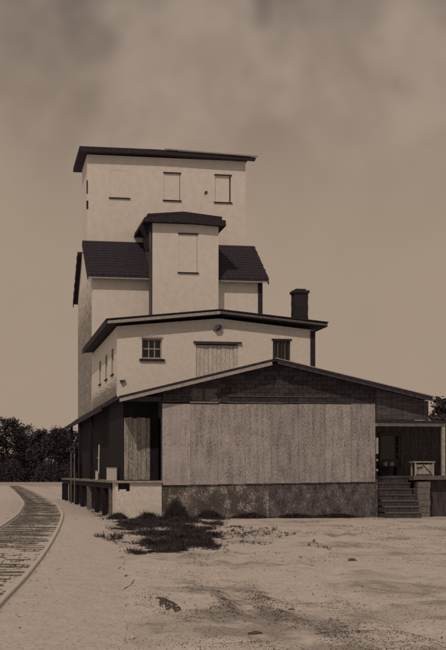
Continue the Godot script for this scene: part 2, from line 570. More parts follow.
func build_track() -> void:
	# ballast bed: a low shoulder of cinders under the sleepers
	var st := mk()
	var prof := [[-2.1, 0.004], [-1.3, 0.112], [-0.86, 0.122], [-0.66, 0.098], [-0.33, 0.092], [0.0, 0.096], [0.33, 0.091], [0.66, 0.098], [0.86, 0.122], [1.3, 0.112], [2.1, 0.004]]
	var rows := []
	var z := 48.0
	while z > -112.0:
		var f := track_frame(z)
		var row := []
		for p in prof:
			var jig: float = gn2.get_noise_2d(z * 3.0, p[0] * 9.0)
			row.append(f[0] + f[2] * (p[0] + jig * 0.18) + Vector3.UP * (p[1] + 0.020 * jig if p[1] > 0.01 else p[1]))
		rows.append(row)
		z -= 0.5
	st.set_smooth_group(0)
	for i in rows.size() - 1:
		for k in prof.size() - 1:
			for v in [rows[i][k], rows[i + 1][k + 1], rows[i + 1][k], rows[i][k], rows[i][k + 1], rows[i + 1][k + 1]]:
				st.add_vertex(v)
	var bed := put(st, "ballast", M.ballast, null, true)
	setting(bed)
	var t := thing("railway_track", "rusty curving railway siding running past the loading dock", "railway track")
	for side in [-1.0, 1.0]:
		var rail := mk()
		var pr := [Vector2(-0.065, 0.10), Vector2(-0.065, 0.115), Vector2(-0.012, 0.13), Vector2(-0.012, 0.140), Vector2(-0.034, 0.146), Vector2(-0.034, 0.163), Vector2(-0.026, 0.169), Vector2(0.026, 0.169), Vector2(0.034, 0.163), Vector2(0.034, 0.146), Vector2(0.012, 0.140), Vector2(0.012, 0.13), Vector2(0.065, 0.115), Vector2(0.065, 0.10)]
		var rr := []
		z = 48.0
		while z > -113.0:
			var f := track_frame(z)
			var ring := []
			for p in pr:
				ring.append(f[0] + f[2] * (side * 0.7525 + p.x) + Vector3.UP * p.y)
			rr.append(ring)
			z -= 1.0
		for i in rr.size() - 1:
			for k in pr.size():
				var k2 := (k + 1) % pr.size()
				var mid: Vector3 = (rr[i][k] + rr[i][k2]) / 2.0
				var cen := Vector3.ZERO
				for q in rr[i]:
					cen += q / pr.size()
				quad(rail, rr[i][k], rr[i][k2], rr[i + 1][k2], rr[i + 1][k], mid - cen)
		put(rail, "rail", M.rust, t)
	var shapes := []
	for k in 4:
		var s := mk()
		var tw := rng.randf_range(-0.02, 0.02)
		bx(s, Vector3(-1.02, -0.14, -0.115), Vector3(1.0, 0.0, 0.115), Transform3D(Basis(Vector3.FORWARD, tw * 0.4), Vector3.ZERO))
		s.generate_normals()
		shapes.append(s.commit())
	z = 40.0
	var count := 0
	while z > -110.0 and count < 290:
		var f := track_frame(z)
		var o := part("sleeper", shapes[rng.randi() % 4], M.sleeper, t)
		o.transform = Transform3D(Basis(f[2], Vector3.UP, f[2].cross(Vector3.UP)).rotated(Vector3.UP, rng.randf_range(-0.04, 0.04)), f[0] + Vector3.UP * (0.106 + rng.randf_range(-0.012, 0.004)) + f[2] * rng.randf_range(-0.08, 0.08))
		z -= 0.56 if z > 0 else 0.62
		count += 1
	# loose stones of the bed
	var pts := []
	for i in 2600:
		var zz := 42.0 - pow(rng.randf(), 1.3) * 110.0
		var f := track_frame(zz)
		var u := rng.randf_range(-1.8, 1.8)
		var y := 0.09 if absf(u) < 0.7 else (0.11 if absf(u) < 1.2 else 0.02)
		var sc := rng.randf_range(0.008, 0.022)
		pts.append(Transform3D(Basis.from_euler(Vector3(rng.randf() * 6, rng.randf() * 6, rng.randf() * 6)).scaled(Vector3(sc, sc * 0.7, sc)), f[0] + f[2] * u + Vector3.UP * y))
	var cin := []
	for i in 6500:
		var zz := 32.0 - pow(rng.randf(), 1.1) * 75.0
		var f := track_frame(zz)
		var u := rng.randf_range(-0.70, 0.70)
		if gn2.get_noise_2d(u * 4.0 + 60, zz * 3.0) < rng.randf_range(-0.2, 0.35):
			continue
		var sc := rng.randf_range(0.006, 0.017)
		cin.append(Transform3D(Basis.from_euler(Vector3(rng.randf() * 6, rng.randf() * 6, 0)).scaled(Vector3(sc * 1.5, sc * 0.5, sc)), f[0] + f[2] * u + Vector3.UP * 0.1))
	scatter("cinders", "dark cinders strewn between the two rails", "cinders", lump(6), cin, M.pebble)
	scatter("ballast_stones", "loose cinder stones lying between and beside the rails", "stones", lump(5), pts, M.stone)

func lump(seed_: int) -> ArrayMesh:             # a rough stone about one unit in radius
	var n := FastNoiseLite.new()
	n.seed = seed_
	n.frequency = 0.9
	var s := SphereMesh.new()
	s.radial_segments = 8
	s.rings = 5
	s.radius = 1.0
	s.height = 2.0
	var arr := s.get_mesh_arrays()
	var v: PackedVector3Array = arr[Mesh.ARRAY_VERTEX]
	for i in v.size():
		v[i] *= 1.0 + 0.45 * n.get_noise_3dv(v[i] * 1.3)
	arr[Mesh.ARRAY_VERTEX] = v
	var m := ArrayMesh.new()
	m.add_surface_from_arrays(Mesh.PRIMITIVE_TRIANGLES, arr)
	var st := SurfaceTool.new()
	st.create_from(m, 0)
	st.generate_normals()
	return st.commit()

func scatter(called: String, label: String, category: String, mesh: Mesh, tfs: Array, mat: Material) -> void:
	var mm := MultiMesh.new()
	mm.transform_format = MultiMesh.TRANSFORM_3D
	mm.mesh = mesh
	mm.instance_count = tfs.size()
	for i in tfs.size():
		mm.set_instance_transform(i, tfs[i])
	var o := MultiMeshInstance3D.new()
	o.multimesh = mm
	o.material_override = mat
	o.name = called
	add_child(o)
	o.set_meta("kind", "stuff")
	tag(o, label, category)

# ------------------------------------------------------------------ elevator tower
# shuttered opening: boards set back in the wall, a dark strip painted as the head shadow and a projecting sill
func shutter(parent: Node, x0: float, x1: float, y0: float, y1: float, z: float, lintel: bool, gap: float, deep: float) -> void:
	var w := put(mk_box(x0 + 0.002, x1 - gap, y0, y1 - 0.004, z - 0.15, z - deep), "window_shutter", M.paint, parent)
	box(x0 - 0.06, x1 + 0.06, y0 - 0.055, y0 - 0.002, z - 0.12, z + 0.07, "sill", M.trim, w)
	if lintel:
		box(x0 - 0.04, x1 + 0.04, y1 + 0.002, y1 + 0.062, z - 0.1, z + 0.05, "lintel", M.trim, w)  # dark trim strip stands in for the shadow above the boards

func mk_box(x0: float, x1: float, y0: float, y1: float, z0: float, z1: float) -> SurfaceTool:
	var st := mk()
	bx(st, Vector3(x0, y0, z0), Vector3(x1, y1, z1))
	return st

func build_tower() -> void:
	var X0 := -4.69
	var X1 := 3.47
	var Z0 := -17.67
	var Z1 := -27.0
	var t := thing("elevator_tower", "tall white mill tower with headhouse and black eaves behind the annex", "building")
	# front wall, split round the bay that stands in front of it
	var st := mk()
	wall(st, Vector3(X0, 0, Z0), Vector3.RIGHT, X1 - X0, 10.95, 0.25, Vector3.BACK, [])
	put(st, "front_wall", M.siding, t)
	st = mk()
	wall(st, Vector3(X0, 4.46, Z1), Vector3.BACK, Z0 - 0.25 - Z1, 10.95 - 4.46, 0.25, Vector3.LEFT, [])
	box(X0, X0 + 0.25, 0, 4.455, Z1, Z0 - 0.25, "lower_wall", M.shade_timber, t)
	var ws := put(st, "side_wall", M.stained, t)
	ws.set_meta("label", "soot-stained track side of the tower")
	st = mk()
	wall(st, Vector3(X1, 0, Z1), Vector3.BACK, Z0 - 0.25 - Z1, 10.95, 0.25, Vector3.RIGHT, [])
	put(st, "side_wall", M.siding, t)
	st = mk()
	wall(st, Vector3(X0 + 0.25, 0, Z1), Vector3.RIGHT, X1 - X0 - 0.5, 10.95, 0.25, Vector3.FORWARD, [])
	put(st, "rear_wall", M.siding, t)
	# gable ends under the slopes
	var zf := Z0
	var hz0 := -20.68
	var hz1 := -24.0
	var g := PackedVector2Array([Vector2(Z0, 10.955), Vector2(hz0, 12.86), Vector2(hz1, 12.86), Vector2(Z1, 10.955)])
	for xx in [[X0, X0 + 0.25], [X1 - 0.25, X1]]:
		st = mk()
		prism(st, g, xx[0], xx[1], "zy")
		put(st, "gable_end", M.siding, t)
	# front roof slope with shingle courses, rear slope
	var ov := 0.24
	var slope := (12.86 - 10.955) / (Z0 - hz0)
	for side in 2:
		st = mk()
		var e: Vector2
		var r: Vector2
		if side == 0:
			e = Vector2(Z0 + 0.42, 10.975 - 0.42 * slope)
			r = Vector2(hz0, 12.88)
		else:
			e = Vector2(Z1 - 0.42, 10.975 - 0.42 * slope)
			r = Vector2(hz1, 12.88)
		prism(st, PackedVector2Array([e, e + Vector2(0, 0.10), r + Vector2(0, 0.10), r]), X0 - ov, X1 + ov, "zy")
		var roof := put(st, "roof_slope", M.roofing, t)
		var n := 13
		for k in n:
			var a := e.lerp(r, float(k) / n) + Vector2(0, 0.102)
			var b := e.lerp(r, float(k + 1) / n) + Vector2(0, 0.102)
			st = mk()
			var wob := 0.012 * sin(k * 2.7)
			prism(st, PackedVector2Array([a, a + Vector2(0, 0.04), b + Vector2(0, 0.006), b]), X0 - ov - 0.01 + wob, X1 + ov + 0.01 + wob, "zy")
			put(st, "shingle_course", M.roofing, roof)
		# pale eave board
		if side == 0:
			box(X0 - ov, X1 + ov, e.y - 0.07, e.y - 0.003, e.x - 0.06, e.x - 0.015, "eave_board", M.fascia, t)
		# dark barge boards
		for xx in [X0 - ov - 0.012, X1 + ov - 0.035]:
			st = mk()
			prism(st, PackedVector2Array([e + Vector2(0, -0.16), e + Vector2(0, -0.004), r + Vector2(0, -0.004), r + Vector2(0, -0.16)]), xx, xx + 0.045, "zy")
			put(st, "barge_board", M.trim, t)
	# dark corner board and downpipe on the right corner
	box(X1 - 0.20, X1 + 0.022, 7.6, 10.7, Z0 - 0.2, Z0 + 0.03, "corner_board", M.trim, t)
	# headhouse
	var hx1 := 3.27
	var holes := [[1.13, 2.21, 2.07, 3.56], [3.82, 2.19, 4.63, 3.51], [6.40, 2.19, 7.21, 3.51]]
	st = mk()
	wall(st, Vector3(X0, 12.95, hz0), Vector3.RIGHT, hx1 - X0, 4.28, 0.25, Vector3.BACK, holes)
	var hw := put(st, "headhouse_wall", M.siding, t)
	for i in 3:
		shutter(t, X0 + holes[i][0], X0 + holes[i][2], 12.95 + holes[i][1], 12.95 + holes[i][3], hz0, i > 0, [0.002, 0.03, 0.075][i], [0.010, 0.03, 0.06][i])
	for s in [[X0, -1.0], [hx1, 1.0]]:
		st = mk()
		wall(st, Vector3(s[0], 12.95, hz1), Vector3.BACK, hz0 - 0.25 - hz1, 4.28, 0.25, Vector3.RIGHT * s[1], [])
		put(st, "headhouse_wall", M.siding, t)
	st = mk()
	wall(st, Vector3(X0 + 0.25, 12.95, hz1), Vector3.RIGHT, hx1 - X0 - 0.5, 4.28, 0.25, Vector3.FORWARD, [])
	put(st, "headhouse_wall", M.siding, t)
	# short weathered strips on the headhouse corner
	box(X0 - 0.03, X0 + 0.05, 14.55, 14.95, hz0 - 0.05, hz0 + 0.03, "corner_strip", M.trim, t)
	box(X0 - 0.025, X0 + 0.03, 15.3, 15.95, hz0 - 0.05, hz0 + 0.02, "corner_strip", M.trim, t)
	# headhouse roof: nearly flat, sagging a little towards the right, with deep black fascia
	st = mk()
	prism(st, PackedVector2Array([Vector2(X0 - 0.42, 17.27), Vector2(X0 - 0.40, 17.52), Vector2(-1.2, 17.53), Vector2(hx1 + 0.06, 17.38), Vector2(hx1 + 0.06, 17.21), Vector2(-1.2, 17.30)]), hz0 + 0.42, hz1 - 0.75)
	put(st, "headhouse_roof", M.trim, t)
	st = mk()
	prism(st, PackedVector2Array([Vector2(hx1 + 0.062, 17.21), Vector2(hx1 + 0.062, 17.38), Vector2(hx1 + 0.46, 17.34), Vector2(hx1 + 0.40, 17.19)]), hz0 + 0.42, hz0 + 0.22)
	put(st, "roof_return", M.trim, t)
	st = mk()
	prism(st, PackedVector2Array([Vector2(-0.9, 17.535), Vector2(-0.9, 17.585), Vector2(hx1 + 0.55, 17.43), Vector2(hx1 + 0.55, 17.365)]), hz0 + 0.50, hz0 + 0.40)
	put(st, "drip_edge", M.fascia, t)
	# front bay (lift shaft) rising through the front slope
	var bx0 := -1.93
	var bx1 := 1.20
	var bz := -16.9
	var bh := [[1.22, 3.57, 2.09, 5.38]]
	bh = [[1.24, 3.47, 2.12, 5.25]]
	st = mk()
	wall(st, Vector3(bx0, 7.5, bz), Vector3.RIGHT, bx1 - bx0, 5.72, 0.22, Vector3.BACK, bh)
	put(st, "bay_wall", M.siding, t)
	shutter(t, bx0 + 1.24, bx0 + 2.12, 10.97, 12.75, bz, true, 0.015, 0.02)
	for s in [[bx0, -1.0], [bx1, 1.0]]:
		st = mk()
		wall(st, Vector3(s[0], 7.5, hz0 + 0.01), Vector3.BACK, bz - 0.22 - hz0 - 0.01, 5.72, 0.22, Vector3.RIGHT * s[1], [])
		put(st, "bay_wall", M.dark_mottle if s[1] < 0 else M.siding, t)  # left bay wall is mottled darker than the other bay walls
	st = mk()
	prism(st, PackedVector2Array([Vector2(bx0 - 0.45, 13.22), Vector2(bx0 - 0.42, 13.42), Vector2(-0.5, 13.60), Vector2(bx1 + 0.28, 13.40), Vector2(bx1 + 0.30, 13.14), Vector2(-0.4, 13.24)]), bz + 0.38, hz0 + 0.012)
	put(st, "bay_roof", M.trim, t)
	st = mk()
	prism(st, PackedVector2Array([Vector2(bx0 - 0.30, 13.46), Vector2(bx0 - 0.26, 13.60), Vector2(-0.5, 13.76), Vector2(bx1 + 0.12, 13.58), Vector2(bx1 + 0.12, 13.445), Vector2(-0.5, 13.61)]), bz + 0.30, hz0 + 0.014)
	put(st, "bay_roof_cap", M.roofing, t)
	# black downpipe where the bay meets the front wall
	st = mk()
	tube(st, [Vector3(bx0 - 0.10, 7.6, bz - 0.02), Vector3(bx0 - 0.10, 11.7, bz - 0.02), Vector3(bx0 - 0.10, 13.18, bz - 0.06)], [0.07, 0.07, 0.075], 10)
	put(st, "downpipe", M.metal, t)
	st = mk()
	prism(st, PackedVector2Array([Vector2(bx0 - 0.46, 13.215), Vector2(bx0 - 0.01, 13.215), Vector2(bx0 - 0.01, 12.1), Vector2(bx0 - 0.12, 12.15), Vector2(bx0 - 0.2, 12.7)]), bz - 1.4, bz - 0.3)
	put(st, "added_dark_wedge", M.trim, t)  # added dark wedge, stands in for the dark smudge left of the bay
	# insulator bracket on the headhouse
	st = mk()
	bar(st, Vector3(1.18, 15.50, hz0 - 0.05), Vector3(1.28, 15.64, hz0 + 0.06), 0.08, 0.08)
	bar(st, Vector3(1.21, 15.50, hz0 - 0.05), Vector3(1.21, 15.54, hz0 + 0.08), 0.04, 0.04)
	put(st, "insulator", M.metal, t)
	# vent stub on the roof
	st = mk()
	bx(st, Vector3(-0.21, 17.4, hz0 - 1.62), Vector3(-0.17, 17.98, hz0 - 1.58))
	bx(st, Vector3(-0.42, 17.98, hz0 - 1.75), Vector3(0.05, 18.03, hz0 - 1.45))
	put(st, "roof_vent", M.fascia, t)

# ------------------------------------------------------------------ annex
func build_annex() -> void:
	var X0 := -4.69
	var X1 := 3.05
	var Z0 := -6.0
	var Z1 := -17.66
	var t := thing("mill_annex", "white two storey annex with low black gable roof and sash window", "building")
	var st := mk()
	var H := 7.12
	# openings: sash window, loading door, barred window
	var holes := [[0.95, 5.90, 1.72, 6.68], [3.04, 4.6, 4.69, 6.52], [6.07, 5.90, 6.77, 6.70]]
	wall(st, Vector3(X0, 0, Z0), Vector3.RIGHT, X1 - X0, H, 0.2, Vector3.BACK, holes)
	put(st, "front_wall", M.paint, t)
	st = mk()
	prism(st, PackedVector2Array([Vector2(X0, H + 0.002), Vector2(-0.75, 7.50), Vector2(X1, H + 0.002)]), Z0 - 0.2, Z0)
	put(st, "gable", M.paint, t)
	st = mk()
	var sh := []
	for zz in [-7.75, -10.4, -13.3]:
		sh.append([zz - 0.42 - Z1, 5.42 - 4.46, zz + 0.42 - Z1, 6.42 - 4.46])
	wall(st, Vector3(X0, 4.46, Z1), Vector3.BACK, Z0 - 0.2 - Z1, H - 4.46, 0.2, Vector3.LEFT, sh)
	for q in sh:
		q[1] += 4.46
		q[3] += 4.46
	box(X0, X0 + 0.2, 0, 4.455, Z1, Z0 - 0.2, "lower_wall", M.shade_timber, t)
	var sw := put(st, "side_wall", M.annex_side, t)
	sw.set_meta("label", "track side of the annex with soot patches above the canopy")
	st = mk()
	wall(st, Vector3(X1, 0, Z1), Vector3.BACK, Z0 - 0.2 - Z1, H, 0.2, Vector3.RIGHT, [])
	put(st, "side_wall", M.paint, t)
	for q in sh:
		var z0: float = q[0] + Z1
		var z1: float = q[2] + Z1
		var wd := put(mk_box(X0 + 0.10, X0 + 0.13, q[1], q[3], z0, z1), "side_window", M.dust_glass, t)
		box(X0 - 0.05, X0 + 0.1, q[1] - 0.06, q[1] - 0.002, z0 - 0.06, z1 + 0.06, "sill", M.trim, wd)
		box(X0 + 0.05, X0 + 0.09, q[1], q[3], (z0 + z1) / 2 - 0.03, (z0 + z1) / 2 + 0.03, "mullion", M.fascia, wd)
	# six-pane sash
	var w := Node3D.new()
	w.name = "sash_window"
	t.add_child(w)
	var a := Vector2(X0 + 0.95, 5.90)
	var b := Vector2(X0 + 1.72, 6.68)
	st = mk()
	var fz := Z0 - 0.09
	for q in [[a.x, a.x + 0.05, a.y, b.y], [b.x - 0.05, b.x, a.y, b.y], [a.x + 0.05, b.x - 0.05, a.y, a.y + 0.06], [a.x + 0.05, b.x - 0.05, b.y - 0.06, b.y]]:
		bx(st, Vector3(q[0], q[2], fz - 0.05), Vector3(q[1], q[3], fz))
	put(st, "frame", M.fascia, w)
	st = mk()
	for k in [1, 2]:
		var xx: float = a.x + 0.05 + (b.x - a.x - 0.1) * k / 3.0
		bx(st, Vector3(xx - 0.018, a.y + 0.06, fz - 0.045), Vector3(xx + 0.018, b.y - 0.06, fz - 0.005))
	var ym := (a.y + b.y) / 2
	for k in 3:
		var xa := a.x + 0.05 + (b.x - a.x - 0.1) * k / 3.0 + 0.018
		var xb := a.x + 0.05 + (b.x - a.x - 0.1) * (k + 1) / 3.0 - 0.018
		bx(st, Vector3(xa, ym - 0.022, fz - 0.045), Vector3(xb, ym + 0.022, fz - 0.004))
		for r in 2:
			var y0 := a.y + 0.06 if r == 0 else ym + 0.022
			var y1 := ym - 0.022 if r == 0 else b.y - 0.06
			box(xa, xb, y0, y1, fz - 0.034, fz - 0.028, "pane", M.glass, w)
	put(st, "muntins", M.fascia, w)
	box(a.x - 0.10, b.x + 0.10, a.y - 0.085, a.y - 0.003, Z0 - 0.1, Z0 + 0.09, "sill", M.trim, w)
	box(a.x - 0.04, b.x + 0.04, b.y + 0.003, b.y + 0.07, Z0 - 0.05, Z0 + 0.035, "lintel", M.fascia, w)
	# dark room behind the windows
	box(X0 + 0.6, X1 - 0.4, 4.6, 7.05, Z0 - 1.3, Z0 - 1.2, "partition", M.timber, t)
	# barred window
	w = Node3D.new()
	w.name = "barred_window"
	t.add_child(w)
	a = Vector2(X0 + 6.07, 5.90)
	b = Vector2(X0 + 6.77, 6.70)
	box(a.x, b.x, a.y, b.y, fz - 0.05, fz - 0.04, "pane", M.glass, w)
	for k in 5:
		var xx: float = a.x + (b.x - a.x) * (k + 0.5) / 5.0
		box(xx - 0.02, xx + 0.02, a.y, b.y, fz - 0.02, fz + 0.02, "bar", M.metal if k % 2 == 0 else M.grey_fascia, w)
	box(a.x - 0.05, b.x + 0.05, b.y + 0.002, b.y + 0.06, Z0 - 0.05, Z0 + 0.04, "lintel", M.trim, w)
	box(a.x - 0.05, b.x + 0.06, a.y - 0.07, a.y - 0.002, Z0 - 0.05, Z0 + 0.06, "sill", M.trim, w)
	# plank loading doors
	w = Node3D.new()
	w.name = "loading_door"
	t.add_child(w)
	for k in 10:
		var xx: float = X0 + 3.04 + 1.65 * k / 10.0
		box(xx + 0.006, xx + 0.159, 4.6, 6.47, Z0 - 0.12, Z0 - 0.055 - 0.012 * (k % 3), "plank", M.door_white, w)
	box(X0 + 2.94, X0 + 4.82, 6.53, 6.60, Z0 - 0.05, Z0 + 0.10, "door_track", M.metal, w)
	# roof: low gable, wide black soffits, pale fascia on the front
	st = mk()
	var e0 := Vector2(-5.12, 7.16)
	var p0 := Vector2(-0.78, 7.62)
	var e1 := Vector2(3.46, 7.22)
	prism(st, PackedVector2Array([e0, e0 + Vector2(0, 0.15), p0 + Vector2(0, 0.15), e1 + Vector2(0, 0.15), e1, p0]), Z0 + 0.42, Z1 + 0.0)
	put(st, "roof", M.roofing, t)
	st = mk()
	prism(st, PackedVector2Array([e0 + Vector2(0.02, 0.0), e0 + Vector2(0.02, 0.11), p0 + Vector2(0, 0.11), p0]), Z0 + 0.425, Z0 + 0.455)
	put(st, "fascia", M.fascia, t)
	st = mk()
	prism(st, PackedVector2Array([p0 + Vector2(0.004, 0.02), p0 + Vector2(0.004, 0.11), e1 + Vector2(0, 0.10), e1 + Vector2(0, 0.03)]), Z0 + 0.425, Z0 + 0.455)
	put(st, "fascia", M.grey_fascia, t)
	st = mk()
	prism(st, PackedVector2Array([e0 + Vector2(-0.03, 0.152), e0 + Vector2(-0.03, 0.19), p0 + Vector2(0, 0.19), e1 + Vector2(0.03, 0.19), e1 + Vector2(0.03, 0.152), p0 + Vector2(0, 0.152)]), Z0 + 0.47, Z1 + 0.01)
	put(st, "roof_covering", M.roofing, t)
	# side fascia on the track eave
	box(-5.15, -5.125, 7.10, 7.30, Z1 + 0.01, Z0 + 0.46, "side_fascia", M.trim, t)
	# dark corner board at the right corner
	box(X1 - 0.17, X1 + 0.025, 4.3, 7.1, Z0 - 0.15, Z0 + 0.03, "corner_board", M.trim, t)
	# triangular black bracket low on the left corner
	st = mk()
	prism(st, PackedVector2Array([Vector2(-4.60, 5.06), Vector2(-4.38, 5.08), Vector2(-4.55, 4.94)]), Z0 - 0.02, Z0 + 0.14)
	put(st, "bracket", M.metal, t)
	# lamp head
	st = mk()
	tube(st, [Vector3(-0.95, 7.02, Z0 - 0.02), Vector3(-0.93, 7.05, Z0 + 0.07), Vector3(-0.86, 7.10, Z0 + 0.11)], [0.025, 0.025, 0.03], 8)
	tube(st, [Vector3(-0.90, 7.03, Z0 + 0.10), Vector3(-0.80, 7.13, Z0 + 0.13), Vector3(-0.70, 7.22, Z0 + 0.15)], [0.06, 0.11, 0.07], 12)
	put(st, "wall_lamp", M.metal, t, true)
	# brick chimney through the right slope
	var ch := thing("brick_chimney", "squat dark brick chimney on the right of the annex roof", "chimney")
	var cz := -6.55
	st = mk()
	var y := 7.25
	var k := 0
	while y < 8.55:
		var j := 0.006 * sin(k * 5.1)
		bx(st, Vector3(2.31 + j, y, cz - 0.29), Vector3(2.86 + j, y + 0.068, cz + 0.29 + j))
		bx(st, Vector3(2.325, y + 0.068, cz - 0.275), Vector3(2.845, y + 0.08, cz + 0.275))
		y += 0.08
		k += 1
	put(st, "shaft", M.brick, ch)
	box(2.26, 2.91, y, y + 0.10, cz - 0.34, cz + 0.34, "cap", M.brick, ch)
	st = mk()
	for q in [[2.39, 2.79, -0.22, -0.16], [2.39, 2.79, 0.16, 0.22], [2.39, 2.45, -0.16, 0.16], [2.73, 2.79, -0.16, 0.16]]:
		bx(st, Vector3(q[0], y + 0.1, cz + q[2]), Vector3(q[1], y + 0.17, cz + q[3]))
	put(st, "flue", M.brick, ch)

# ------------------------------------------------------------------ freight shed
func roof_y(x: float) -> float:
	if x < 0:
		return lerpf(ROOF_P.y, ROOF_L.y, x / ROOF_L.x)
	return lerpf(ROOF_P.y, ROOF_R.y, x / ROOF_R.x)

func build_shed() -> void:
	var t := thing("freight_shed", "low gabled freight shed fronted with pale weathered sheets on dark concrete", "building")
	var st := mk()
	prism(st, PackedVector2Array([ROOF_L + Vector2(0, -0.08), ROOF_L, ROOF_P, ROOF_R, ROOF_R + Vector2(0, -0.08), ROOF_P + Vector2(0, -0.08)]), 0.5, -5.985)
	var roof := put(st, "roof", M.roofing, t)
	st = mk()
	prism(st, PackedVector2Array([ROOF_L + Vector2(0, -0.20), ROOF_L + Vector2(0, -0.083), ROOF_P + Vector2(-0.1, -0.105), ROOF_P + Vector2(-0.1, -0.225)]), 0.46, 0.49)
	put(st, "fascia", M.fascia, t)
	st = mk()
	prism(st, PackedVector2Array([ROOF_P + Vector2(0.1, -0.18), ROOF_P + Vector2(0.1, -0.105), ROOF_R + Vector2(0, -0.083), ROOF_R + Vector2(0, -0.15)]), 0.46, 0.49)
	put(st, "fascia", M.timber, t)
	st = mk()
	prism(st, PackedVector2Array([ROOF_P + Vector2(0.02, 0.004), ROOF_P + Vector2(0.02, 0.03), ROOF_R + Vector2(0.05, 0.03), ROOF_R + Vector2(0.05, 0.004)]), 0.52, 0.40)
	put(st, "drip_edge", M.fascia, t)
	# gable: courses of dark brick-shaped tiles, each cut to the roof line
	var outline := PackedVector2Array([Vector2(-3.76, 3.97), Vector2(-3.76, roof_y(-3.76) - 0.11), Vector2(0, 5.28), Vector2(3.64, roof_y(3.64) - 0.11), Vector2(3.64, 3.97)])
	var row := 0
	var y := 3.975
	while y < 5.2:
		var x := -3.76 - (0.17 if row % 2 == 1 else 0.0)
		while x < 3.64:
			var w := 0.335
			var blk := PackedVector2Array([Vector2(x, y), Vector2(x + w - 0.014, y), Vector2(x + w - 0.014, y + 0.136), Vector2(x, y + 0.136)])
			x += w
			if y < 4.40 and x > -2.66 and x < -1.72:
				continue
			for cut in Geometry2D.intersect_polygons(blk, outline):
				if cut.size() < 3:
					continue
				st = mk()
				prism(st, cut, -0.03, rng.randf_range(0.004, 0.016))
				put(st, "brick", M[["tile0", "tile1", "tile2"][rng.randi() % 3]], t)
		y += 0.148
		row += 1
	# backing behind the boards
	st = mk()
	prism(st, PackedVector2Array([Vector2(-3.76, 3.90), Vector2(-3.76, roof_y(-3.76) - 0.1), Vector2(0, 5.29), Vector2(5.1, roof_y(5.1) - 0.1), Vector2(5.1, 3.37), Vector2(3.66, 3.37), Vector2(3.66, 3.90)]), -0.12, -0.035)
	put(st, "gable_wall", M.mortar, t)
	# header beam over the open dock corner
	box(-5.15, -3.78, 3.93, 4.10, -0.12, -0.02, "header", M.timber, t)
	# transom strip above the sheets
	var tr := Node3D.new()
	tr.name = "transom"
	t.add_child(tr)
	box(-3.78, 3.65, 3.93, 3.965, -0.034, 0.05, "bottom_rail", M.timber_flat, tr)
	for xa in [-2.84, -2.355]:
		var pn := box(xa + 0.03, xa + 0.455, 3.98, 4.38, -0.034, -0.012, "transom_panel", M.grey_fascia, tr)
		box(xa - 0.018, xa + 0.018, 3.968, 4.40, -0.033, 0.03, "divider", M.timber_flat, pn)
	box(-1.55, 1.9, 4.13, 4.152, 0.018, 0.045, "batten", M.grey_fascia, tr)
	box(-3.76, -2.87, 4.14, 4.158, 0.018, 0.04, "batten", M.grey_fascia, tr)
	box(-2.85, -1.87, 3.90, 3.929, 0.0, 0.12, "ledge", M.fascia, tr)
	box(-1.55, 0.4, 3.905, 3.928, 0.0, 0.09, "ledge", M.grey_fascia, tr)
	# weathered sheets
	var seams := [-3.78, -2.82, -1.88, -0.95, -0.03, 0.92, 1.86, 2.77, 3.65]
	for i in 8:
		var top := 3.86 + 0.015 * sin(i * 3.1)
		var sheet := box(seams[i] + 0.003, seams[i + 1] - 0.003, 1.13 + 0.014 * i, top + 0.007 * i, 0.0, 0.055 + 0.005 * (i % 2), "plywood_sheet", M["ply%d" % ([0, 1, 1, 1, 2, 2, 1, 2][i])], t)
		# a batten line of nail heads half way up
		st = mk()
		for k in 5:
			var xx: float = seams[i] + 0.08 + 0.19 * k + 0.05 * sin(i * 3.3 + k * 2.1)
			var yy: float = 2.5 + 0.03 * sin(i * 1.7 + k * 4.3)
			bx(st, Vector3(xx, yy, 0.05), Vector3(xx + 0.022, yy + 0.022, 0.068))
		put(st, "nail_heads", M.metal, sheet)
	# concrete plinth below the sheets, its top lip and formwork joints
	var pl := [-3.78, -2.0, -0.1, 1.9, 3.76]
	for i in 4:
		box(pl[i] + 0.004, pl[i + 1] - 0.004, -0.2, 1.32, -0.35, -0.014 + 0.010 * (i % 2), "plinth", M.concrete_dark if i < 2 else M.concrete_black, t)
	# inner walls that close the shed
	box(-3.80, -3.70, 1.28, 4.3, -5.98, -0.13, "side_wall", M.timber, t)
	box(-5.0, -3.81, 1.28, 4.15, -1.00, -0.90, "alcove_wall", M.shade_timber, t)
	box(-5.0, -4.9, 1.28, 4.10, -5.98, -1.01, "side_wall", M.shade_timber, t)
	box(3.66, 3.76, 1.28, 4.45, -5.98, -0.13, "side_wall", M.timber, t)
	# plank door leaning in the alcove
	var d := Node3D.new()
	d.name = "plank_door"
	t.add_child(d)
	for k in 6:
		var xx: float = -4.97 + 0.149 * k
		box(xx + 0.004, xx + 0.144, 1.30, 3.42 + 0.02 * sin(k * 2.3), -0.89, -0.845 - 0.008 * (k % 2), "plank", M.boards if k % 2 == 0 else M.boards_b, d)
	box(-3.80, -3.787, 1.3, 3.4, -0.84, -0.2, "jamb", M.shade_timber, t)

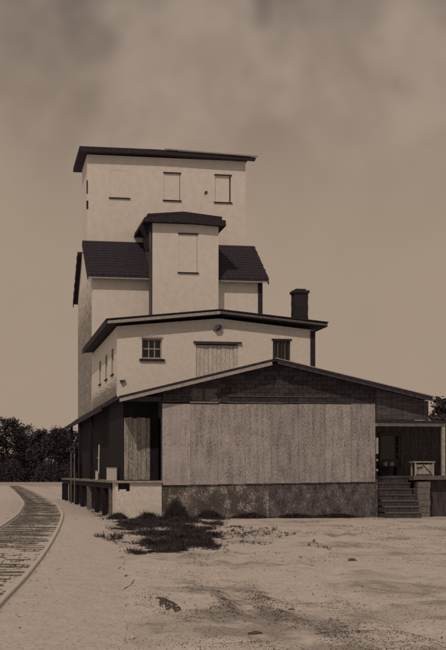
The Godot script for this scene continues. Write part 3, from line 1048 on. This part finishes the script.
# ------------------------------------------------------------------ loading dock along the track
func build_dock() -> void:
	var t := thing("loading_dock", "raised timber loading dock with pale concrete end beside the track", "dock")
	# concrete end wall with a broken-out hole near its upper corner
	var st := mk()
	bx(st, Vector3(-5.36, -0.2, -0.9), Vector3(-3.795, 0.92, 0.02))
	bx(st, Vector3(-4.86, 0.92, -0.9), Vector3(-3.795, 1.19, 0.02))
	bx(st, Vector3(-5.36, 0.92, -0.9), Vector3(-5.26, 1.19, 0.02))
	put(st, "end_wall", M.concrete, t)
	box(-5.25, -4.87, 0.921, 1.185, -0.9, -0.30, "hole_shade_fill", M.timber, t)  # dark box paints the shade inside the hole
	st = mk()
	bx(st, Vector3(-5.22, 0.925, -0.28), Vector3(-4.98, 0.985, -0.05))
	put(st, "broken_stone", M.concrete, t)
	# deck planks across the dock
	var z := 0.12
	var pk := 0
	while z > -29.0:
		var s := mk()
		bx(s, Vector3(-5.46 + 0.02 * sin(pk * 1.9), 1.20, z - 0.238), Vector3(-3.79 if z > -1.2 else -4.70, 1.275, z))
		put(s, "deck_plank", M.boards if pk == 0 else M.boards_b, t)
		z -= 0.242
		pk += 1
	box(-5.40, -5.28, 1.0, 1.198, -29.0, -0.92, "edge_beam", M.shade_timber, t)
	box(-5.05, -4.95, -0.1, 1.195, -29.0, -0.92, "shade_skirt", M.shade_timber, t)  # added dark sheet for the open, shaded space under the dock
	for zz in [-1.3, -3.9, -7.2, -11.0, -14.8, -18.6, -22.4, -26.2, -28.8]:
		var h := 0.995
		box(-5.44, -5.26, -0.1, h, zz - 0.09, zz + 0.09, "pile", M.block if zz == -11.0 or zz == -1.3 else M.shade_timber, t)
	# canopy over the dock behind the shed
	var c := thing("dock_canopy", "long black lean-to canopy over the dock along the annex side", "canopy")
	st = mk()
	prism(st, PackedVector2Array([Vector2(-5.26, 4.0), Vector2(-5.26, 4.08), Vector2(-4.695, 4.50), Vector2(-4.695, 4.40)]), -29.0, -6.0)
	put(st, "canopy_roof", M.roofing, c)
	box(-5.30, -5.264, 3.90, 4.10, -29.0, -5.99, "fascia", M.trim, c)
	for zz in [-12.0, -18.5, -25.0]:
		box(-5.24, -5.10, 1.276, 4.02, zz - 0.07, zz + 0.07, "post", M.shade_timber, c)

# ------------------------------------------------------------------ porch on the right
func build_porch() -> void:
	var t := thing("side_porch", "shadowy side porch with pale beam and post right of the shed", "porch")
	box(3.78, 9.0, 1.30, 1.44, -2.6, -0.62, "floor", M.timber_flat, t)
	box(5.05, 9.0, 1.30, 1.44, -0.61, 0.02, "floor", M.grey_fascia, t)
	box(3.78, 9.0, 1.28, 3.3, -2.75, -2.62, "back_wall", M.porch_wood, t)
	box(3.66, 9.0, 3.16, 3.27, -0.08, 0.05, "beam", M.fascia, t)
	box(3.66, 9.2, 3.28, 3.36, -2.8, 0.16, "porch_roof", M.roofing, t)
	box(6.08, 6.20, 1.442, 3.158, -0.08, 0.04, "post", M.fascia, t)
	# vertical dark boards between porch roof and shed eave
	for k in 10:
		var x := 3.70 + 0.19 * k
		box(x, x + 0.182, 3.38, roof_y(x + 0.19) - 0.1, -0.03, 0.0 + 0.01 * (k % 2), "board", M.timber_flat, t)
	# window with plain casing in the back wall
	var w := Node3D.new()
	w.name = "porch_window"
	t.add_child(w)
	box(4.70, 5.42, 2.05, 2.90, -2.615, -2.60, "pane", M.glass, w)
	box(4.60, 5.55, 2.93, 3.02, -2.61, -2.55, "head_casing", M.grey_fascia, w)
	box(4.62, 4.69, 1.95, 2.92, -2.61, -2.56, "side_casing", M.grey_fascia, w)
	box(5.43, 5.50, 1.75, 2.92, -2.61, -2.56, "side_casing", M.grey_fascia, w)
	box(5.22, 5.43, 2.50, 2.54, -2.60, -2.56, "glazing_bar", M.grey_fascia, w)
	box(5.22, 5.43, 2.22, 2.26, -2.60, -2.56, "glazing_bar", M.grey_fascia, w)
	# steps
	for k in 7:
		var y := 0.2 * (k + 1)
		var s := box(3.80, 5.02, 0.0 if k == 0 else y - 0.2, y - 0.045, -0.60, 0.95 - 0.24 * k - 0.03, "riser", M.timber, t)
		var tr := box(3.79, 5.04, y - 0.044, y, -0.60 if k == 6 else 0.95 - 0.24 * (k + 1) - 0.03, 0.95 - 0.24 * k, "tread", M.grey_fascia if k < 3 else M.timber_flat, t)
	# block pier
	for k in 6:
		var j := 0.01 * sin(k * 4.0)
		box(5.18 + j, 5.62 + j, 0.215 * k - 0.05, 0.215 * k + 0.155, -0.4, 0.10 + j, "block", M.block, t)
	box(5.63, 9.0, -0.1, 1.28, -0.5, -0.35, "skirt_wall", M.timber, t)
	box(3.77, 9.0, -0.1, 1.275, -2.74, -2.63, "rear_skirt", M.shade_timber, t)
	box(3.66, 3.76, -0.1, 1.275, -2.6, -0.36, "side_skirt", M.shade_timber, t)
	box(8.9, 9.0, -0.1, 3.15, -2.6, -0.36, "end_wall", M.timber, t)
	# pale strip on the shed corner
	box(3.67, 3.75, 2.2, 2.75, 0.03, 0.08, "corner_strip", M.fascia, t)
	box(3.68, 3.74, 1.95, 2.01, 0.03, 0.08, "corner_strip", M.fascia, t)
	box(3.68, 3.74, 1.60, 1.67, 0.03, 0.08, "corner_strip", M.fascia, t)
	# slatted crate chair on the porch floor
	var c := thing("wooden_crate", "pale wooden crate with braced front standing on the porch floor", "crate")
	var x0 := 5.10
	var x1 := 5.80
	var z0 := -0.45
	var z1 := 0.0
	for q in [[x0, z0], [x0, z1 - 0.05], [x1 - 0.05, z0], [x1 - 0.05, z1 - 0.05]]:
		box(q[0], q[0] + 0.05, 1.442, 1.90, q[1], q[1] + 0.05, "post", M.fascia, c)
	box(x0 - 0.06, x1 + 0.04, 1.902, 1.94, z0 - 0.02, z1 + 0.03, "lid", M.fascia, c)
	box(x0 + 0.05, x1 - 0.05, 1.50, 1.83, z1 - 0.045, z1 - 0.025, "front_panel", M.boards, c)
	box(x0 + 0.05, x1 - 0.05, 1.44, 1.498, z1 - 0.05, z1 - 0.01, "rail", M.timber, c)
	var st := mk()
	bar(st, Vector3(x0 + 0.30, 1.82, z1 - 0.015), Vector3(x0 + 0.60, 1.52, z1 - 0.015), 0.05, 0.02)
	put(st, "brace", M.timber, c)
	st = mk()
	bar(st, Vector3(x0 + 0.08, 1.70, z1 - 0.014), Vector3(x0 + 0.28, 1.74, z1 - 0.014), 0.02, 0.06)
	put(st, "brace", M.timber, c)
	for k in 2:
		var can := thing("paint_tin", ["left one of two squat pale tins on the porch bench", "right one of two squat pale tins on the porch bench"][k], "tin", "tins on the porch")
		st = mk()
		var cx := 4.72 + 0.24 * k
		tube(st, [Vector3(cx, 1.795, -2.2), Vector3(cx, 1.93, -2.2)], [0.09, 0.09], 14)
		put(st, "can", M.pale, can)
		st = mk()
		tube(st, [Vector3(cx, 1.93, -2.2), Vector3(cx, 1.945, -2.2)], [0.082, 0.08], 14)
		put(st, "lid", M.fascia, can)
	var sh := thing("bench", "low dark bench against the porch back wall", "bench")
	box(4.45, 5.2, 1.75, 1.793, -2.4, -2.0, "seat", M.timber, sh)
	for xx in [4.5, 5.1]:
		box(xx, xx + 0.05, 1.442, 1.748, -2.35, -2.05, "leg", M.timber, sh)

# ------------------------------------------------------------------ trees
func make_tree(called: String, label: String, group: String, base: Vector3, h: float, w: float, seed_: int, leaf: float, clumps: int, per: int, mat: Material, low := 0.25) -> void:
	var r := RandomNumberGenerator.new()
	r.seed = seed_
	var t := thing(called, label, "tree", group)
	t.position = base
	var st := mk()
	var lean := Vector3(r.randf_range(-0.06, 0.06), 1, r.randf_range(-0.06, 0.06))
	var tr := h * 0.028
	tube(st, [Vector3.ZERO, lean * h * 0.2, lean * h * 0.5, lean * h * 0.88], [tr * 1.4, tr, tr * 0.7, tr * 0.15], 7)
	var tips := []
	for k in 9:
		var y0 := h * r.randf_range(low, 0.7)
		var a := TAU * k / 9.0 + r.randf() * 0.6
		var len := w * 0.5 * r.randf_range(0.5, 0.95)
		var p0 := lean * y0
		var p2 := p0 + Vector3(cos(a) * len, len * r.randf_range(0.3, 0.8), sin(a) * len)
		var p1 := p0.lerp(p2, 0.5) + Vector3.UP * len * 0.08
		tube(st, [p0, p1, p2], [tr * 0.5, tr * 0.3, tr * 0.08], 5)
		tips.append(p2)
		tips.append(p1)
	tips.append(lean * h * 0.86)
	put(st, "trunk", M.bark, t)
	st = mk()
	st.set_smooth_group(-1)
	for c in clumps:
		var cen: Vector3
		if c < tips.size():
			cen = tips[c]
		else:
			var u := r.randf()
			var y := lerpf(low, 0.97, u)
			var rad := w * 0.5 * sqrt(maxf(0.05, 1.0 - pow((y - 0.52) / 0.52, 2))) * sqrt(r.randf())
			var a := r.randf() * TAU
			cen = Vector3(cos(a) * rad, y * h, sin(a) * rad)
		var cr := w * r.randf_range(0.07, 0.14)
		for k in per:
			var d := Vector3(r.randfn(), r.randfn() * 0.75, r.randfn()) * cr * 0.62
			var p := cen + d
			var b := Basis.from_euler(Vector3(r.randf() * TAU, r.randf() * TAU, r.randf() * TAU))
			var s := leaf * r.randf_range(0.6, 1.3)
			var q0 := p - b.x * s * 0.5
			var q1 := p + b.y * s * 0.28
			var q2 := p + b.x * s * 0.5
			var q3 := p - b.y * s * 0.28
			for v in [q0, q1, q2, q0, q2, q3]:
				st.add_vertex(v)
	put(st, "crown", mat, t)

func build_trees() -> void:
	# left of the tower, beyond the crossing road (Z about -190)
	var G := "trees beyond the crossing road"
	var a := [
		["broad dark tree at the far left edge behind the track", -11.6, -188.0, 12.0, 8.0, 0],
		["tall dark tree directly behind the end of the track", -5.6, -192.0, 11.5, 6.5, 2],
		["rounded dark tree right of the track end", -2.6, -198.0, 10.3, 6.0, 0],
		["smaller dark tree midway between track end and dock", 0.2, -190.0, 9.4, 5.0, 1],
		["thin dark tree next to the dock canopy end", 3.2, -186.0, 9.6, 5.0, 2],
		["dark tree half hidden behind the dock canopy", 6.6, -192.0, 9.0, 6.0, 0]]
	for i in a.size():
		var q: Array = a[i]
		make_tree("broadleaf_tree", q[0], G, Vector3(q[1], 0, q[2]), q[3], q[4], 900 + i, 0.42, 130, 55, M["leaf%d" % q[5]], 0.45 if i in [3, 4] else 0.12)
	# hedge-like bushes that close the view under the crowns
	for i in 9:
		var x := -17.0 + 3.0 * i
		make_bush(["bush at the left picture edge", "bush left of the track end", "bush by the track end, in front of the tall tree", "low bush right of the track end", "bush below the rounded tree", "bush below the smaller tree", "bush left of the dock end", "bush behind the dock end", "bush mostly hidden behind the dock"][i], Vector3(x, 0, -183.0 - 2.5 * (i % 3)), 3.4 + 0.9 * sin(i * 2.1), 4.4, 300 + i, M["leaf%d" % (i % 3)])
	# right-hand trees behind the porch
	make_tree("broadleaf_tree", "dark tree rising behind the porch roof at the right edge", "trees behind the porch", Vector3(18.9, 0, -34.0), 6.5, 2.6, 951, 0.28, 120, 60, M.leaf2, 0.1)
	make_tree("broadleaf_tree", "low dark tree against the shed's right eave", "trees behind the porch", Vector3(15.8, 0, -26.0), 4.8, 3.0, 952, 0.25, 120, 60, M.leaf0, 0.1)
	# the wood behind them all
	var r := RandomNumberGenerator.new()
	r.seed = 606
	var st := mk()
	st.set_smooth_group(-1)
	for i in 26000:
		var x := r.randf_range(-60, 110)
		var top := 4.6 + 1.2 * gn.get_noise_2d(x * 1.2, 4.0) + 0.9 * gn.get_noise_2d(x * 5.0, 9.0)
		var p := Vector3(x, top * pow(r.randf(), 0.8), -235.0 + r.randf_range(-8, 8))
		var b := Basis.from_euler(Vector3(r.randf() * TAU, r.randf() * TAU, r.randf() * TAU))
		var s := r.randf_range(0.5, 1.2)
		for v in [p - b.x * s * 0.5, p + b.y * s * 0.35, p + b.x * s * 0.5, p - b.x * s * 0.5, p + b.x * s * 0.5, p - b.y * s * 0.35]:
			st.add_vertex(v)
	var o := put(st, "distant_wood", M.leaf0)
	o.set_meta("kind", "stuff")
	tag(o, "far dark belt of woodland closing the horizon", "woodland")

func make_bush(label: String, base: Vector3, h: float, w: float, seed_: int, mat: Material) -> void:
	var r := RandomNumberGenerator.new()
	r.seed = seed_
	var t := thing("bush", label, "bush", "bushes along the road")
	t.position = base
	var st := mk()
	for k in 6:
		var a := TAU * k / 6.0
		tube(st, [Vector3(cos(a) * 0.1, 0, sin(a) * 0.1), Vector3(cos(a) * w * 0.25, h * 0.7, sin(a) * w * 0.25)], [0.06, 0.02], 5)
	put(st, "stems", M.bark, t)
	st = mk()
	st.set_smooth_group(-1)
	for k in 3600:
		var a := r.randf() * TAU
		var y := r.randf()
		var rad := w * 0.5 * sqrt(1.0 - 0.75 * y * y) * sqrt(r.randf()) * (1.0 + 0.25 * sin(a * 3.0 + seed_))
		var p := Vector3(cos(a) * rad, y * h * (0.85 + 0.15 * sin(a * 5.0)), sin(a) * rad)
		var b := Basis.from_euler(Vector3(r.randf() * TAU, r.randf() * TAU, r.randf() * TAU))
		var s := r.randf_range(0.2, 0.45)
		for v in [p - b.x * s * 0.5, p + b.y * s * 0.3, p + b.x * s * 0.5, p - b.x * s * 0.5, p + b.x * s * 0.5, p - b.y * s * 0.3]:
			st.add_vertex(v)
	put(st, "foliage", mat, t)

# ------------------------------------------------------------------ loose things
func build_small_things() -> void:
	# white box on the dock edge near the front
	var b := thing("white_box", "small white box on the dock edge left of the plank door", "box")
	box(-5.42, -5.10, 1.278, 1.70, -2.45, -2.05, "body", M.pale, b)
	box(-5.43, -5.09, 1.702, 1.73, -2.46, -2.04, "lid", M.fascia, b)
	var b2 := thing("white_box", "low pale box beside the tall white board", "box")
	box(-5.46, -5.41, 1.278, 1.60, -6.65, -6.05, "body", M.pale, b2)
	box(-5.47, -5.405, 1.602, 1.63, -6.66, -6.04, "lid", M.fascia, b2)
	var lb := thing("leaning_board", "tall white board propped upright on the dock edge", "board")
	var sl := mk()
	bar(sl, Vector3(-5.36, 1.276, -6.46), Vector3(-5.33, 2.62, -6.52), 0.15, 0.03)
	put(sl, "board", M.pale, lb)
	sl = mk()
	bx(sl, Vector3(-5.40, 2.1, -6.53), Vector3(-5.29, 2.15, -6.51))
	put(sl, "cleat", M.fascia, lb)
	# pipe stand beyond the far dock
	var s := thing("pipe_stand", "pair of thin pale pipes with a round valve at the dock's far end", "pipe")
	for k in 2:
		var st := mk()
		var x := -5.50 - 0.16 * k
		tube(st, [Vector3(x, 0.0, -17.8), Vector3(x, 2.75 - 0.25 * k, -17.8)], [0.025, 0.025], 8)
		put(st, "pipe", M.grey_fascia, s)
	var wheel := mk()
	var tor := TorusMesh.new()
	tor.inner_radius = 0.10
	tor.outer_radius = 0.14
	tor.rings = 16
	tor.ring_segments = 6
	wheel.append_from(tor, 0, Transform3D(Basis(Vector3.RIGHT, PI / 2), Vector3(-5.62, 2.66, -17.74)))
	put(wheel, "valve_wheel", M.grey_fascia, s, true)
	# stones and clumps in the yard
	var spots := [
		["dark broken stone lying in the yard near the lower centre", -7.13, 31.1, 0.055, 0.016],
		["little dark stone right of the grit patch", -6.25, 28.9, 0.03, 0.012],
		["dark clod lying right of the middle of the yard", -3.4, 21.5, 0.06, 0.03]]
	for i in spots.size():
		var q: Array = spots[i]
		var st := mk()
		st.append_from(lump(40 + i), 0, Transform3D(Basis(Vector3.UP, i * 1.3).scaled(Vector3(q[3] * 1.3, q[4] * 1.3, q[3])), Vector3.ZERO))
		var o := put(st, "stone", M.pebble, null, true)
		o.position = Vector3(q[1], ground_y(q[1], q[2]) + q[4] * 0.4, q[2])
		tag(o, q[0], "stone", "stones in the yard")
	# heap of dark clods at the lower left
	var hp := []
	for i in 260:
		var a := rng.randf() * TAU
		var rad := sqrt(rng.randf())
		var p := Vector3(-7.58 + cos(a) * rad * 0.13 * (0.6 + 0.4 * sin(a * 3.0)), 0, 28.3 + sin(a) * rad * 0.75)
		var sc := rng.randf_range(0.004, 0.013)
		p.y = ground_y(p.x, p.z) + sc * 0.4 + 0.03 * (1.0 - rad)
		hp.append(Transform3D(Basis.from_euler(Vector3(i, i * 2.0, 0)).scaled(Vector3.ONE * sc), p))
	scatter("clod_heap", "small heap of dark earth clods in the lower left of the yard", "earth heap", lump(61), hp, M.pebble)
	# a stick near the bottom left corner
	var st2 := mk()
	tube(st2, [Vector3(-9.49, 0.03, 31.6), Vector3(-9.40, 0.035, 30.9), Vector3(-9.33, 0.03, 30.3)], [0.012, 0.014, 0.008], 6)
	var stick := put(st2, "stick", M.bark, null, true)
	tag(stick, "thin dark stick lying by the bottom left corner", "stick")

# ------------------------------------------------------------------ weeds and grit
func blade_tuft(seed_: int, n: int, spread: float) -> ArrayMesh:
	var r := RandomNumberGenerator.new()
	r.seed = seed_
	var st := mk()
	st.set_smooth_group(-1)
	for k in n:
		var a := r.randf() * TAU
		var b := Vector3(cos(a), 0, sin(a)) * r.randf() * spread * 0.5
		var tip := b + Vector3(cos(a) * spread * r.randf_range(0.4, 1.2), r.randf_range(0.5, 1.0), sin(a) * spread * r.randf_range(0.4, 1.2))
		var side := Vector3(-sin(a), 0, cos(a)) * r.randf_range(0.025, 0.06)
		var mid := b.lerp(tip, 0.55) + Vector3.UP * 0.1
		for v in [b - side * 0.6, mid - side, mid + side, b - side * 0.6, mid + side, b + side * 0.6, mid - side, tip, mid + side]:
			st.add_vertex(v)
	st.generate_normals()
	return st.commit()

func build_weeds() -> void:
	var r := RandomNumberGenerator.new()
	r.seed = 31
	var tfs := []
	var tries := 0
	while tfs.size() < 15000 and tries < 14000:
		tries += 1
		# clumps in front of the dock end and the left half of the shed
		var z := r.randf_range(0.1, 18.5)
		var k := (z - 0.1) / 18.4
		var x0 := lerpf(-5.2, -7.15, k)
		var x1 := lerpf(-2.1, -5.7, pow(k, 0.9)) + 0.9 * smoothstep(0.25, 0.45, k) * (1.0 - smoothstep(0.7, 0.85, k))
		var x := r.randf_range(x0 - 0.2, x1 + 0.5)
		var n: float = gn2.get_noise_2d(x * 1.5 + 30, z * 0.45)
		var edge := minf(x - x0, x1 - x)
		if n + clampf(edge * 0.35, -0.3, 0.22) < r.randf_range(-0.04, 0.22):
			continue
		var rad := r.randf_range(0.05, 0.26)
		var hh := r.randf_range(0.015, 0.06) + (0.10 if r.randf() < 0.06 else 0.0)
		if z < 0.8:
			hh *= 1.6
		for i in int(4 + 60 * rad):
			var px := x + r.randfn() * rad * 0.6
			var pz := z + r.randfn() * rad * 1.1
			if pz < 0.05:
				continue
			var h := hh * r.randf_range(0.5, 1.3)
			tfs.append(Transform3D(Basis(Vector3.UP, r.randf() * TAU).scaled(Vector3(h * 0.9 + 0.02, h, h * 0.9 + 0.02)), Vector3(px, ground_y(px, pz) - 0.004, pz)))
	# taller growth against the plinth
	for q in [[-3.35, 0.72, 0.34], [-2.2, 0.30, 0.4], [-0.8, 0.20, 0.5], [0.8, 0.14, 0.6], [2.2, 0.14, 0.7], [-5.3, 0.22, 0.25]]:
		for i in int(220 * q[2] + 60):
			var x: float = q[0] + r.randfn() * q[2] * 0.55
			var z := 0.06 + absf(r.randfn()) * 0.22
			var h: float = q[1] * exp(-pow((x - q[0]) / q[2], 2)) * r.randf_range(0.4, 1.1) + 0.05
			tfs.append(Transform3D(Basis(Vector3.UP, r.randf() * TAU).scaled(Vector3(0.14, h, 0.14)), Vector3(x, 0, z)))
	scatter("weeds", "dark low weeds spreading in front of the dock end and shed", "weeds", blade_tuft(1, 12, 0.75), tfs, M.weed)
	# sparse tufts: along the track, under the dock, across the yard
	var sp := []
	for i in 5200:
		var x: float
		var z: float
		var u := r.randf()
		if u < 0.30:
			z = r.randf_range(-60, 20)
			x = track_right(z) + absf(r.randfn()) * 0.9 + 0.3
		elif u < 0.45:
			z = r.randf_range(-28, 1)
			x = -5.5 - absf(r.randfn()) * 0.25
		elif u < 0.80:
			z = r.randf_range(6, 22)
			x = lerpf(-4.6, -6.4, (z - 6) / 16.0) + r.randf_range(0.0, 3.2)
		elif u < 0.9:
			z = r.randf_range(-70, 38)
			x = track_right(z) - 0.75 + r.randf_range(-1.0, 1.0)
		else:
			z = r.randf_range(18, 32)
			x = r.randf_range(-9.0, -4.5)
		var n: float = gn2.get_noise_2d(x * 1.3 + 80, z * 0.7)
		if n < 0.02 + r.randf() * 0.12:
			continue
		var h := r.randf_range(0.02, 0.08)
		if z > 18:
			h *= 0.45
		sp.append(Transform3D(Basis(Vector3.UP, r.randf() * TAU).scaled(Vector3(h * 1.3, h, h * 1.3)), Vector3(x, ground_y(x, z) - 0.003, z)))
	scatter("grass_tufts", "scattered dry grass tufts across the yard and track side", "grass", blade_tuft(2, 6, 0.6), sp, M.weed)
	# grit on the bare ground
	var gr := []
	for i in 30000:
		var z := 33.0 - pow(r.randf(), 1.6) * 36.0
		var x := r.randf_range(-9.3, 4.5)
		if x < track_right(z) + 0.3:
			continue
		var n: float = gn2.get_noise_2d(x * 0.9 + 10, z * 0.45 + 40)
		if n < r.randf_range(0.05, 0.30):
			continue
		var sc := r.randf_range(0.002, 0.007) * (1.0 + 0.05 * maxf(0.0, 30.0 - z))
		gr.append(Transform3D(Basis.from_euler(Vector3(r.randf() * 6, r.randf() * 6, 0)).scaled(Vector3(sc, sc * 0.6, sc)), Vector3(x, ground_y(x, z) + sc * 0.2, z)))
	for i in 34000:
		var x := -6.6 + r.randfn() * 0.55
		var z := 29.6 + r.randfn() * 2.2
		var n: float = gn2.get_noise_2d(x * 3.0 + 5, z * 1.0)
		if n < r.randf_range(-0.2, 0.2):
			continue
		var sc := r.randf_range(0.0015, 0.006)
		gr.append(Transform3D(Basis.from_euler(Vector3(r.randf() * 6, r.randf() * 6, 0)).scaled(Vector3(sc, sc * 0.6, sc)), Vector3(x, ground_y(x, z) + sc * 0.2, z)))
	scatter("grit", "dark grit and small clods strewn over the pale yard", "grit", lump(9), gr, M.pebble)
